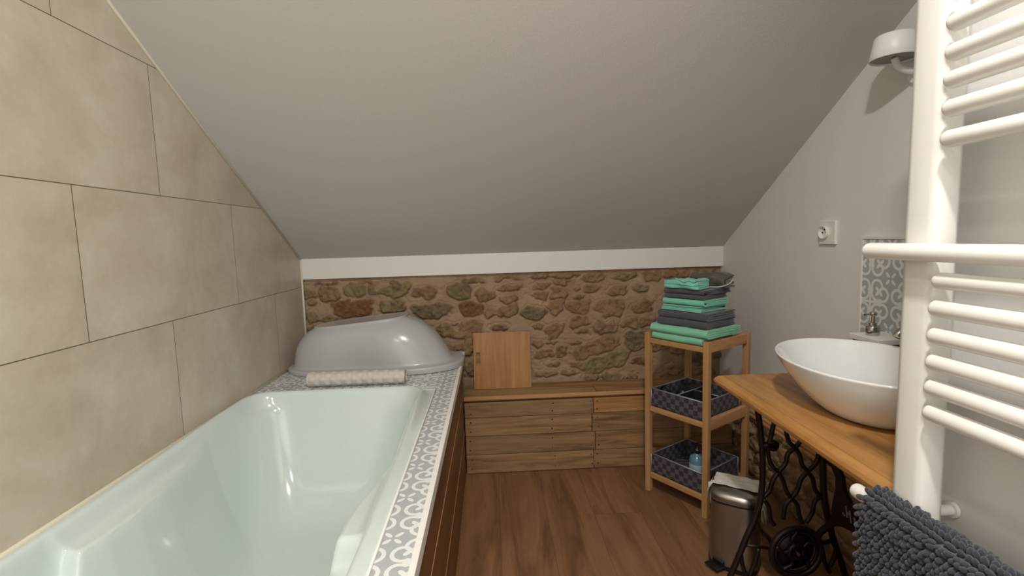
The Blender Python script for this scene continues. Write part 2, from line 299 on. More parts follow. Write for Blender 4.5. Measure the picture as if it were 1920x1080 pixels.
# thin pale joint along the sloping edge and down the corner
jt = MB()
jt.tube([(XL+.002, YK, ZF-.002), (XL+.002, YB, CE(YB)-.002)], .005, 8)
jt.tube([(XL+.002, YB-.002, CE(YB)-.003), (XL+.002, YB-.002, .56)], .005, 8)
struct('trim_joint', jt, M['silicone'], smooth=True)
STONES = [(-0.9, 0.873, 0.055, 0.043, 1, 0), (-0.82, 0.921, 0.134, 0.021, 3, 0), (-0.805, 0.872, 0.116, 0.067, 0, 0), (-0.679, 0.883, 0.097, 0.061, 1, 0), (-0.595, 0.883, 0.055, 0.055, 1, 0), (-0.696, 0.795, 0.207, 0.079, 2, 0), (-0.898, 0.821, 0.049, 0.03, 1, 0), (-0.896, 0.76, 0.067, 0.055, 1, 0), (-0.494, 0.874, 0.134, 0.061, 1, 0), (-0.485, 0.916, 0.067, 0.027, 3, 0), (-0.492, 0.8, 0.122, 0.061, 1, 0), (-0.42, 0.902, 0.049, 0.043, 1, 0), (-0.325, 0.859, 0.128, 0.055, 0, 0), (-0.305, 0.769, 0.195, 0.067, 3, 0), (-0.167, 0.863, 0.122, 0.073, 3, -0.4), (-0.099, 0.912, 0.122, 0.037, 3, 0), (-0.11, 0.768, 0.122, 0.067, 2, 0), (-0.007, 0.746, 0.097, 0.049, 0, 0.3), (0.079, 0.922, 0.17, 0.024, 0, 0), (0.089, 0.872, 0.116, 0.027, 0, 0), (-0.028, 0.839, 0.097, 0.049, 0, 0), (0.087, 0.811, 0.091, 0.037, 0, 0), (0.08, 0.755, 0.097, 0.061, 0, 0), (0.172, 0.746, 0.073, 0.049, 3, 0), (-0.243, 0.667, 0.097, 0.061, 3, 0), (-0.12, 0.663, 0.104, 0.091, 0, 0), (0.028, 0.676, 0.097, 0.037, 0, 0), (-0.186, 0.703, 0.061, 0.012, 0, 0), (-0.124, 0.569, 0.049, 0.091, 0, 0), (-0.617, 0.924, 0.116, 0.022, 0, 0), (-0.814, 0.744, 0.122, 0.037, 1, 0), (-0.876, 0.704, 0.097, 0.037, 1, 0), (-0.128, 0.455, 0.055, 0.073, 0, 0), (-0.223, 0.56, 0.079, 0.055, 0, 0), (0.238, 0.929, 0.128, 0.026, 0, 0), (0.374, 0.927, 0.141, 0.029, 0, 0), (0.51, 0.913, 0.128, 0.045, 0, 0), (0.667, 0.911, 0.128, 0.038, 1, 0), (0.811, 0.91, 0.09, 0.051, 0, 0), (0.243, 0.87, 0.077, 0.038, 0, 0), (0.347, 0.883, 0.096, 0.038, 0, 0), (0.235, 0.825, 0.083, 0.032, 0, 0), (0.33, 0.828, 0.09, 0.051, 0, 0), (0.418, 0.855, 0.038, 0.026, 0, 0), (0.503, 0.855, 0.102, 0.045, 0, 0), (0.443, 0.818, 0.064, 0.022, 0, 0), (0.64, 0.837, 0.102, 0.048, 0, 0), (0.758, 0.846, 0.077, 0.038, 1, 0), (0.214, 0.741, 0.122, 0.064, 3, 0), (0.325, 0.763, 0.083, 0.064, 0, 0.4), (0.442, 0.759, 0.122, 0.07, 0, 0), (0.593, 0.754, 0.141, 0.09, 0, -0.2), (0.758, 0.748, 0.109, 0.058, 0, 0), (0.222, 0.672, 0.07, 0.038, 0, 0), (0.316, 0.645, 0.096, 0.064, 0, 0.4), (0.441, 0.687, 0.109, 0.051, 0, 0.3), (0.572, 0.649, 0.122, 0.058, 0, 0), (0.698, 0.664, 0.077, 0.045, 0, 0), (0.791, 0.667, 0.083, 0.045, 0, 0), (0.447, 0.633, 0.077, 0.026, 0, 0), (0.216, 0.576, 0.07, 0.038, 0, 0), (0.295, 0.586, 0.083, 0.019, 0, 0), (0.413, 0.582, 0.096, 0.026, 0, 0), (0.512, 0.544, 0.243, 0.07, 0, 0.3), (0.737, 0.576, 0.141, 0.096, 3, 0), (0.254, 0.525, 0.096, 0.045, 0, 0), (0.347, 0.538, 0.07, 0.051, 0, 0), (0.299, 0.473, 0.096, 0.026, 0, 0), (0.557, 0.469, 0.256, 0.077, 1, 0.25), (0.744, 0.468, 0.077, 0.045, 2, 0), (0.384, 0.422, 0.083, 0.029, 0, 0), (0.603, 0.389, 0.122, 0.045, 3, 0), (0.258, 0.421, 0.128, 0.026, 0, 0), (0.405, 0.468, 0.064, 0.032, 0, 0), (0.181, 0.478, 0.032, 0.064, 0, 0), (0.697, 0.389, 0.058, 0.026, 0, 0), (0.496, 0.397, 0.077, 0.032, 0, 0), (0.933, 0.912, 0.138, 0.041, 0, 0), (1.076, 0.915, 0.11, 0.041, 1, 0), (0.784, 0.769, 0.076, 0.041, 0, 0), (0.791, 0.676, 0.083, 0.055, 0, 0), (0.841, 0.552, 0.124, 0.055, 0, 0), (0.762, 0.468, 0.083, 0.041, 2, 0), (1.044, 0.472, 0.103, 0.055, 3, 0), (0.935, 0.418, 0.103, 0.048, 0, 0), (0.956, 0.519, 0.096, 0.041, 0, 0), (1.153, 0.482, 0.069, 0.041, 0, 0), (0.848, 0.377, 0.083, 0.041, 0, 0), (1.095, 0.389, 0.096, 0.048, 0, 0), (0.934, 0.792, 0.138, 0.062, 0, 0), (1.063, 0.788, 0.103, 0.055, 0, 0), (0.934, 0.685, 0.138, 0.055, 0, 0), (1.064, 0.659, 0.103, 0.062, 0, 0), (0.949, 0.599, 0.138, 0.041, 0, 0), (1.094, 0.557, 0.096, 0.041, 0, 0)]
def stone_wall(name, U0, U1, V0, V1, stones, place, res=.0042, amp=.017):
    nu, nv = int((U1-U0)/res), int((V1-V0)/res); u = np.linspace(U0, U1, nu); v = np.linspace(V0, V1, nv); UU, VV = np.meshgrid(u, v)
    def vn(s, seed, o=4):                       # numpy value noise
        r = np.random.default_rng(seed); tot = 0; a = 1; sm = 0
        for k in range(o):
            G = r.random((int((V1-V0)*s)+4, int((U1-U0)*s)+4)); x = (UU-U0)*s; y = (VV-V0)*s
            xi = x.astype(int); yi = y.astype(int); fx = x-xi; fy = y-yi; fx = fx*fx*(3-2*fx); fy = fy*fy*(3-2*fy)
            tot = tot+a*((G[yi, xi]*(1-fx)+G[yi, xi+1]*fx)*(1-fy)+(G[yi+1, xi]*(1-fx)+G[yi+1, xi+1]*fx)*fy); sm += a; a *= .5; s *= 2
        return tot/sm
    W1 = (vn(26, 1, 3)-.5)*.055; W2 = (vn(26, 2, 3)-.5)*.036
    H = np.zeros_like(UU); mask = np.zeros_like(UU); kind = np.zeros_like(UU)
    r = np.random.default_rng(5)
    for (cx, cz, sw, sh, c, a) in stones:
        ca, sa = math.cos(a), math.sin(a); p = UU+W1-cx; q = VV+W2-cz; x = (p*ca+q*sa); y = (-p*sa+q*ca)
        k = r.uniform(1.5, 4.0); sk = r.uniform(-.35, .35); x2 = x*(1+sk*np.clip(y/sh, -.7, .7)); y2 = y*(1+r.uniform(-.5, .5)*np.clip(x/sw, -.7, .7))
        d = (np.abs(x2/(sw*.54))**k+np.abs(y2/(sh*.56))**k)**(1/k)
        e = (1-d)*min(sw, sh)*.5                   # rough inside distance
        t = np.clip(e/.006, 0, 1); t = t*t*(3-2*t); tilt = r.uniform(-.5, .5)*x/sw+r.uniform(-.35, .6)*y/sh
        hh = t*(.75+r.uniform(-.3, .35)+.6*tilt)-.35*np.exp(-((e+.003)/.003)**2)
        sel = (e > -.006) & (hh*1 > H-.4) & (mask < t+.01)
        H = np.where(sel, hh, H); mask = np.where(sel, np.maximum(t, 0), mask)
        kind = np.where((e > -.01), [0, .33, .99, .66][c], kind)
    rough = vn(60, 3)-.5; rid = 1-np.abs(2*vn(35, 4)-1)
    Hh = (H*amp)+rough*(.003+.016*mask)+mask*(rid-.6)*.010+(vn(8, 6)-.5)*.012
    Hh = np.maximum(Hh, -.012)
    P = place(UU.ravel(), VV.ravel(), Hh.ravel()); idx = np.arange(nu*nv).reshape(nv, nu)
    F = np.stack([idx[:-1, :-1], idx[:-1, 1:], idx[1:, 1:], idx[1:, :-1]], -1).reshape(-1, 4)
    me = bpy.data.meshes.new(name); me.from_pydata(P.tolist(), [], F.tolist()); me.update()
    at = me.color_attributes.new('stone', 'FLOAT_COLOR', 'POINT'); C = np.stack([mask.ravel(), kind.ravel(), mask.ravel()*0, np.ones(nu*nv)], -1).astype(np.float32); at.data.foreach_set('color', C.ravel())
    me.materials.append(M['stone']); me.polygons.foreach_set('use_smooth', [True]*len(me.polygons))
    o = bpy.data.objects.new(name, me); COL.objects.link(o); return tag(o, kind='structure')
extra = []
def rand_stones(U0, U1, V0, V1, hh=.06):
    L = []; z = V0+hh/2
    while z < V1:
        x = U0+random.uniform(-.05, .02); h = hh*random.uniform(.7, 1.1)
        while x < U1:
            ww = random.uniform(.06, .17); L.append((x+ww/2, z+random.uniform(-.01, .01), ww*.85, h*.72, random.choice([0, 0, 0, 1, 2, 3]), random.uniform(-.15, .15))); x += ww
        z += h
    return L
stone_wall('wall_back', XL, XR, 0, .95, STONES+rand_stones(-.93, -.2, .05, .66)+rand_stones(.75, 1.17, 0, .34), lambda u, v, h: np.stack([u, 2.492-h, v], -1))
struct('wall_back', MB().box(XL-.1, XR+.1, 2.52, 2.62, 0, .95), M['plaster'])
# low stone plinth on the right wall with its thin wooden capping
stone_wall('wall_right', .74, 2.48, 0, .285, rand_stones(.74, 2.48, 0, .28, .07), lambda u, v, h: np.stack([XR-.012-np.maximum(h, -.010), u, v], -1), res=.006, amp=.012)
tb = MB(); tb.box(XR-.028, XR, .74, 2.45, .285, .296, .002); tb.box(XR-.018, XR, .74, 2.45, .299, .306, .001)
struct('trim_plinth', tb, M['pine'])
# ------------------------------------------------------------------ bath tub
def sst(a, b, x): t = np.clip((x-a)/(b-a), 0, 1); return t*t*(3-2*t)
def tub():
    x0, x1, y0, y1 = -.922, -.2285, .12, 1.845; res = .004
    nx, ny = int((x1-x0)/res), int((y1-y0)/res); X, Y = np.meshgrid(np.linspace(x0, x1, nx), np.linspace(y0, y1, ny))
    ip = lambda ys, xs, Y: np.interp(Y, ys, xs)
    oL = ip([.1, .9, 1.2, 1.6, 1.9], [-.905, -.900, -.897, -.893, -.885], Y); oR = ip([.1, .9, 1.1, 1.3, 1.5, 1.9], [-.262, -.264, -.264, -.266, -.274, -.283], Y)
    def smin(a, b, k): h = np.clip(.5+.5*(b-a)/k, 0, 1); return b*(1-h)+a*h-k*h*(1-h)
    def dbox(L, R, yn, yf, k, fy): return smin(smin(X-L, R-X, .02), smin((yf-Y)*fy, (Y-yn)*.7, .02), k)
    d1 = dbox(oL, oR, .17, 1.832, .10, 1.0)
    # deep outline with the arm rests at each side
    ks = [.1, .90, .975, 1.03, 1.12, 1.22, 1.34, 1.5, 1.9]
    dL = ip(ks, [-.86, -.858, -.853, -.842, -.835, -.842, -.862, -.885, -.885], Y); dR = ip(ks, [-.328, -.330, -.333, -.333, -.326, -.303, -.286, -.282, -.283], Y)
    d2 = dbox(dL, dR, .20, 1.822, .13, .62)
    lh = 1-sst(-.035, .012, d1)*0
    rim = .5600+(.004+.016*sst(1.1, 1.75, Y))*np.exp(-((d1+.010)/.016)**2)
    ledge = .530-.055*sst(.985, .955, Y)-.012*sst(.0, .04, d1)
    top = rim*(1-sst(0, .022, d1))+ledge*sst(0, .022, d1)
    D = .40; S = 1-(1-np.clip(d2/.21, 0, 1))**2.9
    deep = .545-D*S; deep = np.where(d2 < 0, 9, deep)
    k = .018; h = np.clip(.5+.5*(deep-top)/k, 0, 1); Z = deep*(1-h)+top*h-k*h*(1-h); Z = np.where(d2 < 0, np.minimum(top, Z), Z)
    Z = np.where(d2 <= 0, top, Z)
    V = np.stack([X.ravel(), Y.ravel(), Z.ravel()], -1); idx = np.arange(nx*ny).reshape(ny, nx)
    F = np.stack([idx[:-1, :-1], idx[:-1, 1:], idx[1:, 1:], idx[1:, :-1]], -1).reshape(-1, 4).tolist(); V = V.tolist()
    ring = list(idx[0, :])+list(idx[1:, -1])+list(idx[-1, ::-1][1:])+list(idx[::-1, 0][1:-1]); n0 = len(V)
    for i in ring: V.append([V[i][0], V[i][1], .5545])
    for j in range(len(ring)): F.append((int(ring[j]), n0+j, n0+(j+1) % len(ring), int(ring[(j+1) % len(ring)])))
    me = bpy.data.meshes.new('bathtub'); me.from_pydata(V, [], F); me.update(); me.materials.append(M['acrylic'])
    me.polygons.foreach_set('use_smooth', [True]*len(me.polygons)); me.set_sharp_from_angle(angle=math.radians(50))
    o = bpy.data.objects.new('bathtub', me); COL.objects.link(o)
    mo = o.modifiers.new('smooth', 'SMOOTH'); mo.iterations = 6; mo.factor = .5
    return o
tag(tub(), 'pale green-white acrylic bathtub with moulded arm rests beside the tiled wall', 'bathtub')
sr = thing('tub_surround', 'tiled and wood-clad surround with white edge strip boxing in the bathtub', 'tub surround', (-.54, 1.3, 0))
def loc(o, p):                                   # keep the world coordinates used while modelling
    o.location = (-p.location.x, -p.location.y, -p.location.z); return o
dk = MB(); dk.box(XL, -.160, 1.850, 2.485, .530, .557); dk.box(-.2265, -.160, -.6, 1.850, .530, .557)
o = dk.build('tiled_deck', M['cement_deck'], sr); loc(o, sr)
bt = MB(); bt.box(-.1605, -.1475, -.6, 2.465, .528, .5590, .001); loc(bt.build('edge_strip', M['white_trim'], sr), sr)
cl = MB()
for i, (a, b) in enumerate(((.395, .527), (.205, .390), (.002, .200))): cl.box(-.172, -.1545, -.6, 2.30, a, b, .0012, 1, c=[.2, .5, .35][i])
loc(cl.build('wood_cladding', M['darkwood'], sr, cattr='pid'), sr)
gl = MB()
for z in (.3925, .2025): gl.box(-.165, -.1535, -.6, 2.30, z-.0016, z+.0016)
loc(gl.build('groove_bead', M['pine'], sr), sr)
inn = MB(); inn.box(-.2, -.174, -.6, 2.3, .001, .529); loc(inn.build('frame', M['brownwood'], sr), sr)
jb = MB(); jb.tube([(-.2275, -.1, .5585), (-.2275, 1.846, .5585), (-.920, 1.848, .5585)], .003, 8); loc(jb.build('joint_bead', M['white_trim'], sr, smooth=True), sr)
sj = MB(); sj.tube([(XL+.004, -.6, .5625), (XL+.004, 2.46, .5595)], .0062, 8); struct('trim_tub_joint', sj, M['silicone'], smooth=True)
# ------------------------------------------------------------------ upturned baby bath
def baby():
    n = 96; R = []
    def outline(xa, xb, ya, yb, z0, z1, waist, ex=2.5):
        cx, cy, a, b = (xa+xb)/2, (ya+yb)/2, (xb-xa)/2, (yb-ya)/2; r = []
        for j in range(n):
            q = 2*PI*j/n; c, s = math.cos(q), math.sin(q); x = a*math.copysign(abs(c)**(2/ex), c); y = b*math.copysign(abs(s)**(2/ex), s)
            wv = math.exp(-((x/a+.15)/.38)**2)*waist; y *= (1-wv)
            wd = 1-.16*(1-(x/a+1)/2); y *= wd
            X = cx+x; r.append((X, cy+y, z0+(z1-z0)*(X+.93)/.8))
        return r
    F = lambda a: R.append(a)
    F(outline(-.918, -.140, 2.040, 2.440, .558, .560, .16)); F(outline(-.921, -.137, 2.037, 2.443, .572, .582, .16)); F(outline(-.916, -.142, 2.042, 2.438, .577, .588, .16))
    F(outline(-.900, -.178, 2.064, 2.416, .577, .588, .19)); F(outline(-.893, -.192, 2.072, 2.408, .583, .595, .19))
    F(outline(-.890, -.216, 2.076, 2.404, .625, .640, .17)); F(outline(-.878, -.246, 2.084, 2.398, .668, .688, .12)); F(outline(-.856, -.286, 2.100, 2.388, .700, .735, .09, 2.6))
    F(outline(-.828, -.336, 2.120, 2.376, .722, .776, .05, 2.7)); F(outline(-.808, -.374, 2.136, 2.366, .731, .798, .03, 2.8))
    F(outline(-.800, -.390, 2.142, 2.360, .733, .805, .02, 2.9)); F(outline(-.802, -.384, 2.140, 2.362, .739, .816, .02, 2.9)); F(outline(-.794, -.394, 2.150, 2.352, .741, .818, .02, 2.9))
    F(outline(-.782, -.408, 2.160, 2.342, .737, .812, .02, 2.9))
    o = MB().rings(R, False, True).build('baby_bath', M['babybath'], smooth=True); o.data.set_sharp_from_angle(angle=math.radians(75))
    s = o.modifiers.new('sub', 'SUBSURF'); s.levels = 1; s.render_levels = 2
    tag(o, 'grey plastic baby bath lying upside down behind the bathtub', 'baby bath')
baby()
def roll():
    t = thing('rolled_bath_mat', 'rolled beige bubble bath mat lying in front of the grey baby bath', 'bath mat', (-.545, 1.945, .557))
    L = .190; mb = MB(); r0 = .0265; N = 170; nu = 60; V = []
    R = []
    for i in range(N+1):
        x = -L+2*L*i/N; r = []
        for j in range(nu):
            q = 2*PI*j/nu; b = 0
            s = q*r0+.004
            for k in (0, 1):
                gx = ((x+.5+(.0205*k))/.041); gy = s/.0416; dx = (gx-round(gx))*.041; dy = (gy-round(gy))*.0416
                if k == 1: gy2 = (s+.0208)/.0416; dy = (gy2-round(gy2))*.0416
                b = max(b, 1-(dx*dx+dy*dy)/(.0105**2))
            rr = r0+.0028*max(b, 0)**.6*(1 if 3 < i < N-3 else 0); rr *= 1-.02*math.sin(9*x)
            r.append((x, rr*math.cos(q), .0308+rr*math.sin(q)))
        R.append(r)
    mb.rings(R, True, False); mb.build('rolled_sheet', M['roll'], t, smooth=True)
    sp = []
    for k in range(90): q = k*.22; rr = .0255-.0225*k/90; sp.append((L, rr*math.cos(q), .0308+rr*math.sin(q)))
    s2 = MB()
    vs = []; fs = []
    for (x, y, z) in sp:
        dy, dz = y, z-.0308; l = math.hypot(dy, dz); dy /= l; dz /= l
        vs += [(x-.02, y, z), (x, y, z), (x, y-dy*.0024, z-dz*.0024), (x-.02, y-dy*.0024, z-dz*.0024)]
    for k in range(len(sp)-1):
        a = 4*k
        for e in range(4): fs.append((a+e, a+(e+1) % 4, a+4+(e+1) % 4, a+4+e))
    s2.add(vs, fs); s2.build('spiral_end', M['roll'], t)
    t.rotation_euler = (0, 0, -.02)
roll()
# ------------------------------------------------------------------ pallet-wood ledge under the stones
pl = thing('wooden_ledge', 'low boxed ledge of reclaimed pallet planks below the stone wall', 'ledge', (.2, 2.36, 0))
fr = MB(); zz = [0.003, .0945, .186, .277, .352]
seams = [.462, .470, .455, .462]
for r in range(4):
    s = seams[r]; a, b = zz[r], zz[r+1]-.0025
    x0 = [-.150, -.150, -.150, -.150][r]
    mids = [[], [], [], []][r]
    fr.box(x0, s-.0015, 2.287, 2.305, a, b, .0012, 1, c=[.35, .10, .30, .05][r]); fr.box(s+.0015, XR-.03, 2.287+.001, 2.305, a, b, .0012, 1, c=[.15, .6, .2, .99][r])
loc(fr.build('front_planks', M['pallet'], pl, cattr='pid'), pl)
tp = MB(); tp.box(-.150, .478, 2.283, 2.375, .366, .381, .001, 1, c=.3); tp.box(.481, XR-.03, 2.283, 2.375, .366, .381, .001, 1, c=.6); tp.box(-.150, XR-.03, 2.378, 2.474, .366, .380, .001, 1, c=.45)
tp.box(-.150, XR-.03, 2.290, 2.305, .355, .3655, c=.2)
loc(tp.build('top_planks', M['pallet'], pl, cattr='pid'), pl)
ed = MB(); ed.box(-.152, XR-.03, 2.276, 2.2825, .364, .382, .001); loc(ed.build('edge_batten', M['pine'], pl), pl)
for r in range(4):
    for x in (-.128, .27, .452, .482):
        for dz in (.25, .75):
            z = zz[r]+(zz[r+1]-zz[r])*dz; xx = x+random.uniform(-.008, .008); q = random.uniform(.0022, .004)
            loc(MB().prism([(xx+q*math.cos(k*PI/4), z+q*math.sin(k*PI/4)) for k in range(8)], 'y', 2.2862, 2.290).build('nail', M['nail'], pl), pl)
bk = MB(); bk.box(-.147, XR-.04, 2.308, 2.45, .002, .3535); loc(bk.build('carcass', M['brownwood'], pl), pl)
# bamboo board leaning on the stones
def board():
    t = thing('bamboo_board', 'square bamboo board with a slot handle leaning on the stone wall', 'board', (.036, 2.389, .3825))
    W, H, D = .1405, .277, .012; mb = MB()
    hx0, hx1, hz0, hz1 = -.128, -.107, .115, .180
    for a, b, c, d in ((-W, hx0, 0, H), (hx1, W, 0, H), (hx0, hx1, 0, hz0), (hx0, hx1, hz1, H)): mb.box(a, b, 0, D, c, d)
    o = mb.build('panel', M['board'], t)
    s = MB(); s.box(hx0, hx1, D*.72, D*.95, hz0, hz1); q = s.build('slot_backing', M['pallet'], t)
    t.rotation_euler = (-.18, 0, -.018)
board()
# ------------------------------------------------------------------ bamboo rack
RA = 33.1*PI/180; RO = (.806, 1.812, 0)
rk = thing('bamboo_rack', 'open three-tier bamboo shelf rack standing before the stone wall', 'rack', RO, RA)
W = .302; T = .024; H = .705
for (x, y) in ((0, 0), (W-T, 0), (0, W-T), (W-T, W-T)): MB().box(x, x+T, y, y+T, 0, H, .003, 2).build('post', M['bamboo'], rk)
def rails(z, h, slats, side_h):
    for x in (0.003, W-T+.003): MB().box(x, x+T-.006, T, W-T, z-h, z, .004, 2).build('rail', M['bamboo_h'], rk)
    for y in (.003, W-T+.003): MB().box(T, W-T, y, y+T-.006, z-h+side_h[0], z+side_h[1], .003, 2).build('rail', M['pine'], rk)
    if slats:
        for k in range(slats):
            x = T+.008+k*(W-2*T-.016-.018)/(slats-1); MB().box(x, x+.018, T*.5, W-T*.5, z-.012, z-.004, .002, 1).build('slat', M['bamboo_h'], rk)
rails(.682, .022, 7, (.0, .022)); rails(.385, .022, 7, (-.012, .012)); rails(.090, .024, 7, (.0, .0))
# ---- folded towels
def towel(name, label, mat, y0, y1, x0, x1, z0, h, layers=4, yaw=0, wob=.003, group=None, fr=1.0):
    """strip folded in nested U turns: round folds at the x0 side, layer ends seen from the y0 side"""
    t = thing(name, label, 'towel', (0, 0, 0), 0, group)
    D = x1-x0; tk = h/layers*.84; seedv = Vector((z0*91, y0*37, 3))
    path = []
    if layers == 4:
        zl = [h*(k+.5)/4 for k in range(4)]
        outer = [(D, zl[0])]+[(D*.6, zl[0]), (D*.2, zl[0]), (h*.5, zl[0])]
        outer += [(h*.5-math.sin(a)*(zl[3]-zl[0])*.5, h/2-math.cos(a)*(zl[3]-zl[0])*.5) for a in np.linspace(.25, PI-.25, 7)]
        outer += [(h*.5, zl[3]), (D*.2, zl[3]), (D*.6, zl[3]), (D*.985, zl[3])]
        inner = [(D*.97, zl[1]), (D*.5, zl[1]), (h*.55, zl[1])]+[(h*.55-math.sin(a)*tk*.5, h/2-math.cos(a)*tk*.5) for a in np.linspace(.4, PI-.4, 5)]+[(h*.55, zl[2]), (D*.5, zl[2]), (D*.96, zl[2])]
        paths = [outer, inner]
    else:
        zl = [h*(k+.5)/layers for k in range(layers)]; p = []
        p = [(D, zl[0]), (D*.5, zl[0]), (tk*.7, zl[0])]
        for k in range(1, layers):
            zm = (zl[k-1]+zl[k])/2; side = 1 if k % 2 else -1
            ex = tk*.7 if side == 1 else D*.93
            p += [(ex-side*math.sin(a)*tk*.5, zm-math.cos(a)*tk*.5) for a in np.linspace(.4, PI-.4, 5)]
            nx = [D*.5] if k < layers else []
            p += [(ex, zl[k]), (D*.5, zl[k])]+([(D*.93, zl[k])] if side == 1 else [(tk*.7, zl[k])])
        paths = [p]
    def strip(pts, y0, y1, zoff, tk):
        P = smooth_pts([(a, b, 0) for a, b in pts], 3); P = [(a, b) for a, b, _ in P]; ny = 26; prof = []
        L = []; Rr = []
        for i, (a, b) in enumerate(P):
            p0 = P[max(i-1, 0)]; p1 = P[min(i+1, len(P)-1)]; dx, dz = p1[0]-p0[0], p1[1]-p0[1]; l = math.hypot(dx, dz) or 1; nx_, nz_ = -dz/l, dx/l
            e = .55 if i in (0, len(P)-1) else 1
            L.append((a+nx_*tk*.5*e, b+nz_*tk*.5*e)); Rr.append((a-nx_*tk*.5*e, b-nz_*tk*.5*e))
        prof = L+Rr[::-1]; n = len(prof); R = []
        for k in range(ny+1):
            f = k/ny; y = y0+(y1-y0)*f; e = 1; rr = []
            endy = min(k, ny-k)
            for (a, b) in prof:
                nn = mnoise.noise(Vector((a*9, y*11, b*30))+seedv); n3 = mnoise.noise(Vector((a*30, y*34, b*60))+seedv)
                yy = y+(nn*.006 if endy < 3 else 0)
                rr.append((x0+a+nn*wob*1.8, yy+nn*wob, z0+b+(nn*wob*.8+n3*wob*.7)*(b/h if zoff else 1)))
            R.append(rr)
        return R
    mb = MB()
    for p in paths: mb.rings(strip(p, y0, y1, True, tk), True, True)
    o = mb.build('folded_cloth', mat, t, smooth=True); o.data.set_sharp_from_angle(angle=math.radians(60))
    t.location = RO; t.rotation_euler = (0, 0, RA+yaw)
    return t
Z = .6835
G = None
towel('folded_towel', 'mint green towel at the bottom of the stack, directly on the rack top', M['mint2'], .0255, .262, -.002, .225, Z, .030, 4)
towel('folded_towel', 'wide mint green towel second from the bottom, under the dark grey ones', M['mint2'], .003, .268, -.006, .228, Z+.031, .032, 4)
towel('folded_towel', 'dark grey towel lying on the wide mint towels, lower of the lower grey pair', M['charcoal'], .014, .240, .004, .210, Z+.065, .030, 4)
towel('folded_towel', 'dark grey towel under the thin mint pair, upper of the lower grey pair', M['charcoal'], .010, .232, .002, .202, Z+.096, .030, 4)
towel('folded_towel', 'thin bright mint towel mid-stack, lower of the thin mint pair', M['mint'], .038, .222, .012, .180, Z+.128, .023, 3)
towel('folded_towel', 'thin bright mint towel mid-stack, upper of the thin mint pair', M['mint'], .028, .214, .008, .182, Z+.152, .023, 4)
towel('folded_towel', 'dark grey towel near the top of the stack, resting on the thin mint pair', M['charcoal'], .034, .208, .012, .178, Z+.177, .018, 4)
towel('folded_towel', 'dark grey towel near the top, directly under the mint wash cloth', M['charcoal'], .032, .212, .010, .200, Z+.196, .020, 4)
towel('folded_wash_cloth', 'small mint wash cloth with ruffled edge, topmost at the front of the stack', M['mint'], .050, .206, .008, .080, Z+.2175, .034, 5, wob=.016)
tp_ = towel('folded_wash_cloth', 'taupe-grey wash cloth with pale hem, topmost at the back of the stack', M['taupe'], .012, .160, .108, .190, Z+.2175, .052, 4, wob=.018)
hm = MB(); hp = smooth_pts([(.092, .125, Z+.225), (.092, .06, Z+.222), (.094, .018, Z+.224), (.13, .006, Z+.230), (.165, .008, Z+.240), (.185, .015, Z+.250)], 5); hm.tube(hp, .0025, 6)
hm.build('pale_hem', M['hem'], tp_, smooth=True)['label'] = 'pale piped hem'
# ---- baskets
def basket(name, label, x0, x1, y0, y1, z0, h, div):
    t = thing(name, label, 'basket', RO, RA); w = .005
    b = MB(); b.box(x0, x1, y0, y1, z0, z0+.004)
    b.box(x0, x0+w, y0, y1, z0, z0+h, .001, 1); b.box(x1-w, x1, y0, y1, z0, z0+h, .001, 1); b.box(x0, x1, y0, y0+w, z0, z0+h, .001, 1); b.box(x0, x1, y1-w, y1, z0, z0+h, .001, 1)
    b.build('woven_body', M['woven'], t)
    r = MB(); e = z0+h
    r.tube([(x0+w/2, y0+w/2, e), (x1-w/2, y0+w/2, e), (x1-w/2, y1-w/2, e), (x0+w/2, y1-w/2, e)], .0032, 6, closed=True)
    for (x, y) in ((x0, y0), (x1, y0), (x0, y1), (x1, y1)): r.tube([(x, y, z0), (x, y, e)], .0022, 6)
    r.build('rim_piping', M['silver'], t, smooth=True)['label'] = 'silvery piped rim'
    if div:
        d = MB(); xm = (x0+x1)/2; ym = y0+(y1-y0)*.52
        d.box(x0+w, x1-w, ym, ym+.003, z0+.004, e-.004); d.box(xm, xm+.003, y0+w, ym, z0+.004, e-.004); d.build('divider', M['basket_in'], t)
        s = MB(); s.tube([(x0+w, ym, e-.003), (x1-w, ym, e-.003)], .0022, 6); s.tube([(xm, y0+w, e-.003), (xm, ym, e-.003)], .0022, 6); s.build('divider_piping', M['silver'], t, smooth=True)
    return t
basket('woven_basket', 'dark woven basket with dividers on the middle shelf of the rack', .012, .262, .026, .276, .3865, .075, True)
basket('woven_basket', 'dark woven open basket on the lowest shelf holding a blue bottle', .012, .262, .026, .276, .0915, .080, False)
cb = MB(); pts = []
for k in range(60):
    a = k/59; q = a*PI*5.0; pts.append((.040+.008*math.sin(q*.37)+.022*a, .232+.022*math.cos(q), .446+.030*math.sin(q)))
cb.tube(smooth_pts(pts[::2], 3), .0028, 8)
o = cb.build('coiled_cable', M['blackplastic'], smooth=True); o.location = RO; o.rotation_euler = (0, 0, RA); tag(o, 'black cable loop sticking up from the divided basket on the rack', 'cable')
dr = thing('toiletry_item', 'black rounded item with a handle lying in the divided basket', 'toiletry item', RO, RA)
hd = MB(); R = []
for k, (xx, rr) in enumerate([(0, .022), (.02, .030), (.06, .033), (.10, .030), (.135, .022), (.15, .021)]):
    R.append([(.085+xx, .186+rr*math.cos(2*PI*j/24)*.8, .436+rr*math.sin(2*PI*j/24)) for j in range(24)])
hd.rings(R); hd.build('barrel', M['blackplastic'], dr, smooth=True)
hh_ = MB(); hh_.tube(smooth_pts([(.15, .19, .425), (.158, .212, .418), (.168, .245, .412)], 4), .014, 12); hh_.build('handle', M['blackplastic'], dr, smooth=True)
